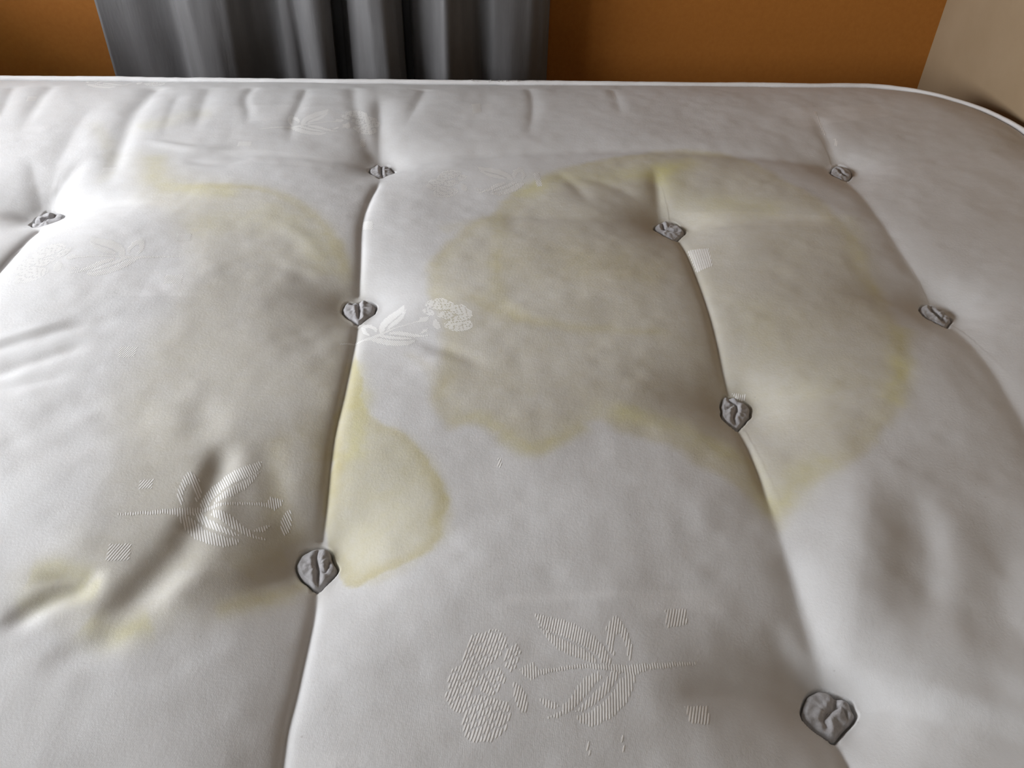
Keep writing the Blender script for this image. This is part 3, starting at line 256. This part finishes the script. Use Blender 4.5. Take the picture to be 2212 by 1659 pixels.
# ------------------------------------------------------------- bed base
db=bpy.data.objects.new('divan_base',None); COL.objects.link(db); db['label']='grey cloth divan base under the mattress'; db['category']='bed base'
box('base_body',XL+.012,XR-.012,YN+.012,YF-.012,.05,ZT-.268,M_DIVAN,bev=.02,parent=db)
for x in (XL+.1,XR-.1):
    for y in (YN+.1,YF-.1): box('foot',x-.025,x+.025,y-.025,y+.025,0,.052,M_DIVAN,bev=.006,parent=db)
# ------------------------------------------------------------- mattress
mt=bpy.data.objects.new('mattress',None); COL.objects.link(mt); mt.location=(0,0,0)
mt['label']='white tufted mattress with yellow stains and white piped edge'; mt['category']='mattress'
def lines(lo,hi,vis0,vis1,cent):
    out=[lo]; p=lo
    while p<hi-1e-6:
        st=.0027 if vis0<p<vis1 else .008
        if any(abs(p-c)<.021 for c in cent): st=.0010
        p+=st; out.append(min(p,hi))
    return np.array(out)
cx=[t['c'][0] for t in TUFTS]; cy=[t['c'][1] for t in TUFTS]
gx=lines(XL,XR,-.86,XR+1,cx); gy=lines(YN,YF,.20,YF+1,cy)
GX,GY=np.meshgrid(gx,gy)
# squeeze the far and near corners to the rounded outline
def yout(x,top):
    dx=np.maximum(np.maximum(x-(XR-RC),(XL+RC)-x),0); return RC-np.sqrt(np.maximum(RC*RC-dx*dx,0))
k=yout(GX,1); a=np.clip((GY-(YF-RC))/RC,0,1); GY2=GY-k*a; a=np.clip(((YN+RC)-GY)/RC,0,1); GY2=GY2+k*a
H=height(GX,GY2,FEAT)
# felt seats: the cover is pulled under each tuft and stands clear of its rim by a narrow gap
for tf in TUFTS:
    c=tf['c']; O=np.array(tf['o'])+c[:2]
    m=(np.abs(GX-c[0])<.03)&(np.abs(GY2-c[1])<.03); x=GX[m]; y=GY2[m]
    O=smooth(np.vstack([O,O[:1]]),3)[:-1]
    d,_,_=polydist(x,y,O,True); sd=np.where(inside(x,y,O),-d,d)
    h=H[m]; w_=sstep(1-np.clip(sd,0,.012)/.012); tgt=c[2]+.0015
    h=h*(1-w_*.3)+np.maximum(tgt,np.minimum(h,tgt+.003))*w_*.3
    h=h-.0065*sstep(1-np.clip(sd-.0002,0,.0022)/.0022)*(sd>-.5)
    h=np.where(sd<=.0002,np.minimum(h,c[2]-.006),h); H[m]=h
me=grid_mesh('top_panel',np.stack([GX,GY2,H+ZT],-1),len(gx),len(gy))
# stain amounts per vertex: where liquid soaked into the cloth
ch=np.zeros((3,)+GX.shape)
wob=.0035*vnoise(GX,GY2,.020,11)+.0016*vnoise(GX,GY2,.007,12); gap=.78+.35*vnoise(GX,GY2,.045,13)
for s in STAINS:
    P=np.array(s[1]); pad=.09
    m=(GX>P[:,0].min()-pad)&(GX<P[:,0].max()+pad)&(GY2>P[:,1].min()-pad)&(GY2<P[:,1].max()+pad); x=GX[m]; y=GY2[m]
    if s[0]=='poly':
        P=smooth(np.vstack([P,P[:1]]),3)[:-1]; d,_,_=polydist(x,y,P,True); sd=np.where(inside(x,y,P),d,-d)+wob[m]
        ins=sstep(sd/s[5]*.5+.5); rim=np.exp(-((sd-s[4]*.8)/s[4])**2)*ins*gap[m]
        for i in range(3): ch[i][m]=np.maximum(ch[i][m],s[2][i]*ins)+s[3][i]*rim
    else:
        P=smooth(P,4); d,_,fr=polydist(x,y,P); am=np.exp(-((d+wob[m]*.8)/s[3])**2)*sstep(np.minimum(fr,1-fr)/.12+.25)*gap[m]
        for i in range(3): ch[i][m]+=s[2][i]*am
wv=np.zeros(GX.shape)
for P in PANELS:
    P=np.array(P); m=(GX>P[:,0].min()-.01)&(GX<P[:,0].max()+.01)&(GY2>P[:,1].min()-.01)&(GY2<P[:,1].max()+.01)
    d,_,_=polydist(GX[m],GY2[m],P,True); sd=np.where(inside(GX[m],GY2[m],P),d,-d); wv[m]=np.maximum(wv[m],sstep(sd/.0025*.5+.5))
A=me.color_attributes.new('weave','FLOAT_COLOR','POINT'); A.data.foreach_set('color',np.repeat(wv.reshape(-1,1),4,1).reshape(-1).astype(np.float32))
A=me.color_attributes.new('stain','FLOAT_COLOR','POINT')
A.data.foreach_set('color',np.stack([*np.clip(ch,0,1),np.ones(GX.shape)],-1).reshape(-1).astype(np.float32))
top=link('top_panel',me,M_TOP,parent=mt)
def zat(x,y):
    """height of the top panel at points (bilinear in the grid)"""
    x=np.asarray(x,float); y=np.asarray(y,float)
    i=np.clip(np.searchsorted(gx,x)-1,0,len(gx)-2); j=np.clip(np.searchsorted(gy,y)-1,0,len(gy)-2)
    u=(x-gx[i])/(gx[i+1]-gx[i]); v=(y-gy[j])/(gy[j+1]-gy[j])
    return (H[j,i]*(1-u)+H[j,i+1]*u)*(1-v)+(H[j+1,i]*(1-u)+H[j+1,i+1]*u)*v
# outline, piping, border
def outline(off,n=14,step=.008):
    x0,x1,y0,y1,r=XL-off,XR+off,YN-off,YF+off,RC+off; pts=[]
    for (cx_,cy_,a0) in ((x1-r,y0+r,-90),(x1-r,y1-r,0),(x0+r,y1-r,90),(x0+r,y0+r,180)):
        for a in np.linspace(a0,a0+90,36): pts.append((cx_+r*math.cos(math.radians(a)),cy_+r*math.sin(math.radians(a))))
    out=[]
    for i in range(len(pts)):
        p,q=np.array(pts[i]),np.array(pts[(i+1)%len(pts)]); k=max(1,int(np.hypot(*(q-p))/step))
        out+=[tuple(p+(q-p)*j/k) for j in range(k)]
    return np.array(out)
O=outline(.0025); wv=.0008*vnoise(O[:,0]*1.,O[:,1]*1.,.05,5)
zr=np.array([-.0100]*len(O))+.0010*vnoise(O[:,0],O[:,1],.09,6)
rad=.0047*(1+.06*vnoise(O[:,0],O[:,1],.012,7))
fray=np.exp(-((O[:,0]-.035)/.045)**2)*(O[:,1]>1.2); rad=rad*(1-.22*fray*np.abs(vnoise(O[:,0],O[:,1],.008,9)))
pv,pf=tube(np.c_[O[:,0],O[:,1]+wv,zr+ZT],rad,12,jit=.02); link('piping',mesh('piping',pv,pf),M_PIPE,parent=mt,label='white rolled piping along the top edge, frayed in its middle')
pv,pf=tube(np.c_[O[:,0],O[:,1],np.full(len(O),ZT-.262)],.0042,10); link('piping',mesh('piping',pv,pf),M_PIPE,parent=mt)
rows=[]; zz=np.linspace(-.018,-.262,14)
for z_ in zz:
    u=(z_+.018)/-.244; bulge=.007*math.sin(math.pi*u)**.6 if 0<u<1 else 0
    Q=outline(.0+bulge); rows.append(np.c_[Q[:,0],Q[:,1],np.full(len(Q),z_+ZT)])
n=len(outline(0)); rows=[r[:n] for r in rows]
V=np.array([r for r in rows if len(r)==n]).reshape(-1,3); nr=len(V)//n
link('side_border',mesh('side_border',V,[(i*n+j,i*n+(j+1)%n,(i+1)*n+(j+1)%n,(i+1)*n+j) for i in range(nr-1) for j in range(n)]),M_SIDE,parent=mt)
link('bottom_panel',mesh('bottom_panel',[(*p,ZT-.262) for p in outline(0)],[tuple(range(n))]),M_SIDE,parent=mt,smooth_=False)
# loose fibres where the piping is worn
rg=np.random.RandomState(8); V=[];Fs=[]
for i in range(46):
    x=.035+rg.normal()*.032; y=YF+.0025; a=rg.uniform(0,6.28); L=rg.uniform(.003,.007); p=np.array([x,y-.002,ZT-.0060]); q=[]
    for k in range(5): q.append(p.copy()); a+=rg.uniform(-.8,.8); p=p+np.array([math.cos(a),.45*math.sin(a),.3*math.sin(a*1.7)])*L/4
    v,f=tube(q,.00035,5,closed=False); b0=len(V); V+=v; Fs+=[tuple(b0+j for j in g) for g in f]
link('frayed_fibres',mesh('frayed_fibres',V,Fs),M_PIPE,parent=mt,kind='stuff')
# tufts
def tuft(tf,seed):
    c=np.array(tf['c']); O=smooth(np.vstack([tf['o'],tf['o'][:1]]),4)[:-1]; n=len(O); K=26; rg=np.random.RandomState(seed)
    cr=smooth(tf['cr'],5); cr2=smooth(tf['cr2'],5) if tf['cr2'] else None
    ang=np.arctan2(O[:,1],O[:,0]); ph=rg.uniform(0,6.28,3)
    V=[(0,0)]; 
    rr=np.linspace(0,1,K+1)[1:]
    XY=np.array([O*r for r in rr]).reshape(-1,2); XY=np.vstack([[0,0],XY]); Rr=np.r_[0,np.repeat(rr,n)]; Th=np.r_[0,np.tile(ang,K)]
    d,_,fr=polydist(XY[:,0],XY[:,1],cr)
    z=.0016*(1-Rr**2.6)+.0004*Rr*np.cos(3*Th+ph[0])+.0004*Rr*np.cos(5*Th+ph[1])+.00035*np.cos(11*Th+ph[2])*Rr
    z-=(.0038*np.exp(-(d/.0015)**1.2))*(.35+.65*sstep(np.minimum(fr,1-fr)/.35))
    z+=.0008*np.exp(-((d-.0045)/.0022)**2)
    if cr2 is not None:
        d2,_,f2=polydist(XY[:,0],XY[:,1],cr2); z-=.0020*np.exp(-(d2/.0013)**1.4)*sstep(np.minimum(f2,1-f2)/.3+.2)
    if tf['k']=='A': z-=.0045*np.exp(-(d/.0048)**2.5)
    z+=.0005*vnoise(XY[:,0]+seed,XY[:,1],.0035,seed)
    z-=.0028*np.maximum(Rr-.86,0)/.14*(Rr>.86)
    V=np.c_[XY,z]; nb=len(V)
    sk=np.c_[O*.93,np.full(n,-.0085)]; V=np.vstack([V,sk])
    F=[(0,1+j,1+(j+1)%n) for j in range(n)]
    for i in range(K):
        a0=1+i*n; b0=1+(i+1)*n if i<K-1 else nb
        F+=[(a0+j,b0+j,b0+(j+1)%n,a0+(j+1)%n) for j in range(n)]
    o=link('tuft',mesh('tuft',V,F),M_FELT,parent=mt); o.location=(c[0],c[1],c[2]+ZT); 
    # the cord loop that pulls the tuft down, in the fold
    i=len(cr)//2; q=[(*(cr[min(max(i+k,0),len(cr)-1)]),-.0012-.0012*abs(k)/3) for k in (-3,-1,0,1,3)]
    v,f=tube(q,.0006,6,closed=False); cdn=link('tuft_cord',mesh('tuft_cord',v,f),M_FELT,parent=o)
    return o
for i,tf in enumerate(TUFTS): tuft(tf,20+i)
# woven motifs, plus drawn glints: strips of satin thread laid over the ticking
def hatch(polys,T,pitch,duty,ang,lift=.00015,brk=0,clip=-9):
    """clip scanlines at angle ang (motif space) to the polygons; T maps motif xy to mattress xy"""
    ca,sa=math.cos(ang),math.sin(ang); V=[];F=[]
    def strip(u0,u1,v):
        if u1-u0<.0006 or T(u0*ca-v*sa,u0*sa+v*ca)[0]<clip: return
        k=max(2,int((u1-u0)/.002)+1); b0=len(V)
        for j in range(k+1):
            u=u0+(u1-u0)*j/k; hw=pitch*duty/2*(.55 if j in (0,k) else 1)
            for s in (-1,0,1):
                uu,vv=u,v+s*hw; x,y=uu*ca-vv*sa,uu*sa+vv*ca; X,Y=T(x,y); V.append((X,Y,lift*(1.0 if s==0 else .72)))
        for j in range(k):
            for s in (0,1): F.append((b0+j*3+s,b0+j*3+3+s,b0+j*3+4+s,b0+j*3+1+s))
    for P in polys:
        P=np.array(P); Q=np.c_[P[:,0]*ca+P[:,1]*sa,-P[:,0]*sa+P[:,1]*ca]; v=math.floor(Q[:,1].min()/pitch)*pitch+pitch*.5
        while v<Q[:,1].max():
            def cuts(vv):
                c=[]
                for i in range(len(Q)):
                    a,b=Q[i],Q[(i+1)%len(Q)]
                    if (a[1]>vv)!=(b[1]>vv): c.append(a[0]+(vv-a[1])/(b[1]-a[1])*(b[0]-a[0]))
                return sorted(c)
            c=cuts(v)
            for i in range(0,len(c)-1,2):
                u0,u1=c[i],c[i+1]
                if u1-u0<.0008: continue
                jit=random.uniform(-.0006,.0006); u0+=jit; u1+=random.uniform(-.0006,.0006)
                if brk and u1-u0>.006:      # random gaps in long strips imitate the glitter of the thread
                    segs=[];p=u0
                    while p<u1: q=min(u1,p+random.uniform(.003,.012)); segs.append((p,q)); p=q+random.uniform(.0004,.0022)*brk
                else: segs=[(u0,u1)]
                for u0,u1 in segs: strip(u0,u1,v)
            v+=pitch
    if not V: return None
    V=np.array(V); V[:,2]+=zat(V[:,0],V[:,1])+ZT; return V,F
def put(name,r,parent):
    if r: return link(name,mesh(name,*r),M_THREAD,parent=parent)
for (c,a,mir,parts,sc) in PLACE:
    root=bpy.data.objects.new('flower_motif',None); COL.objects.link(root); root.parent=mt
    ca,sa=math.cos(a),math.sin(a)
    ca*=sc; sa*=sc
    T=lambda x,y,c=c,ca=ca,sa=sa,mir=mir:(c[0]+x*ca-y*mir*sa,c[1]+x*sa+y*mir*ca)
    if 'blossom' in parts:
        for pl in MOTIF['blossom']:
            pl=[(np.mean(q,0)+(np.array(q)-np.mean(q,0))*1.10).tolist() for q in pl]
            put('blossom',hatch(pl,T,.0021,.60,math.radians(68),brk=1),root)
    if 'leaf' in parts:
        for i,pl in enumerate(MOTIF['leaf']): put('leaf',hatch(pl,T,.0019,.62,math.radians(80 if i%2 else 72)),root)
    if 'stem' in parts: put('stem',hatch(MOTIF['stem'][0],T,.0018,.62,math.radians(85),clip=-.150 if sc<1 else -9),root)
for q in SQUARES: put('woven_fleck_glint',hatch([q],lambda x,y:(x,y),.0020,.60,math.radians(72)),mt)  # small woven squares, and glints of the cloth drawn as white strips
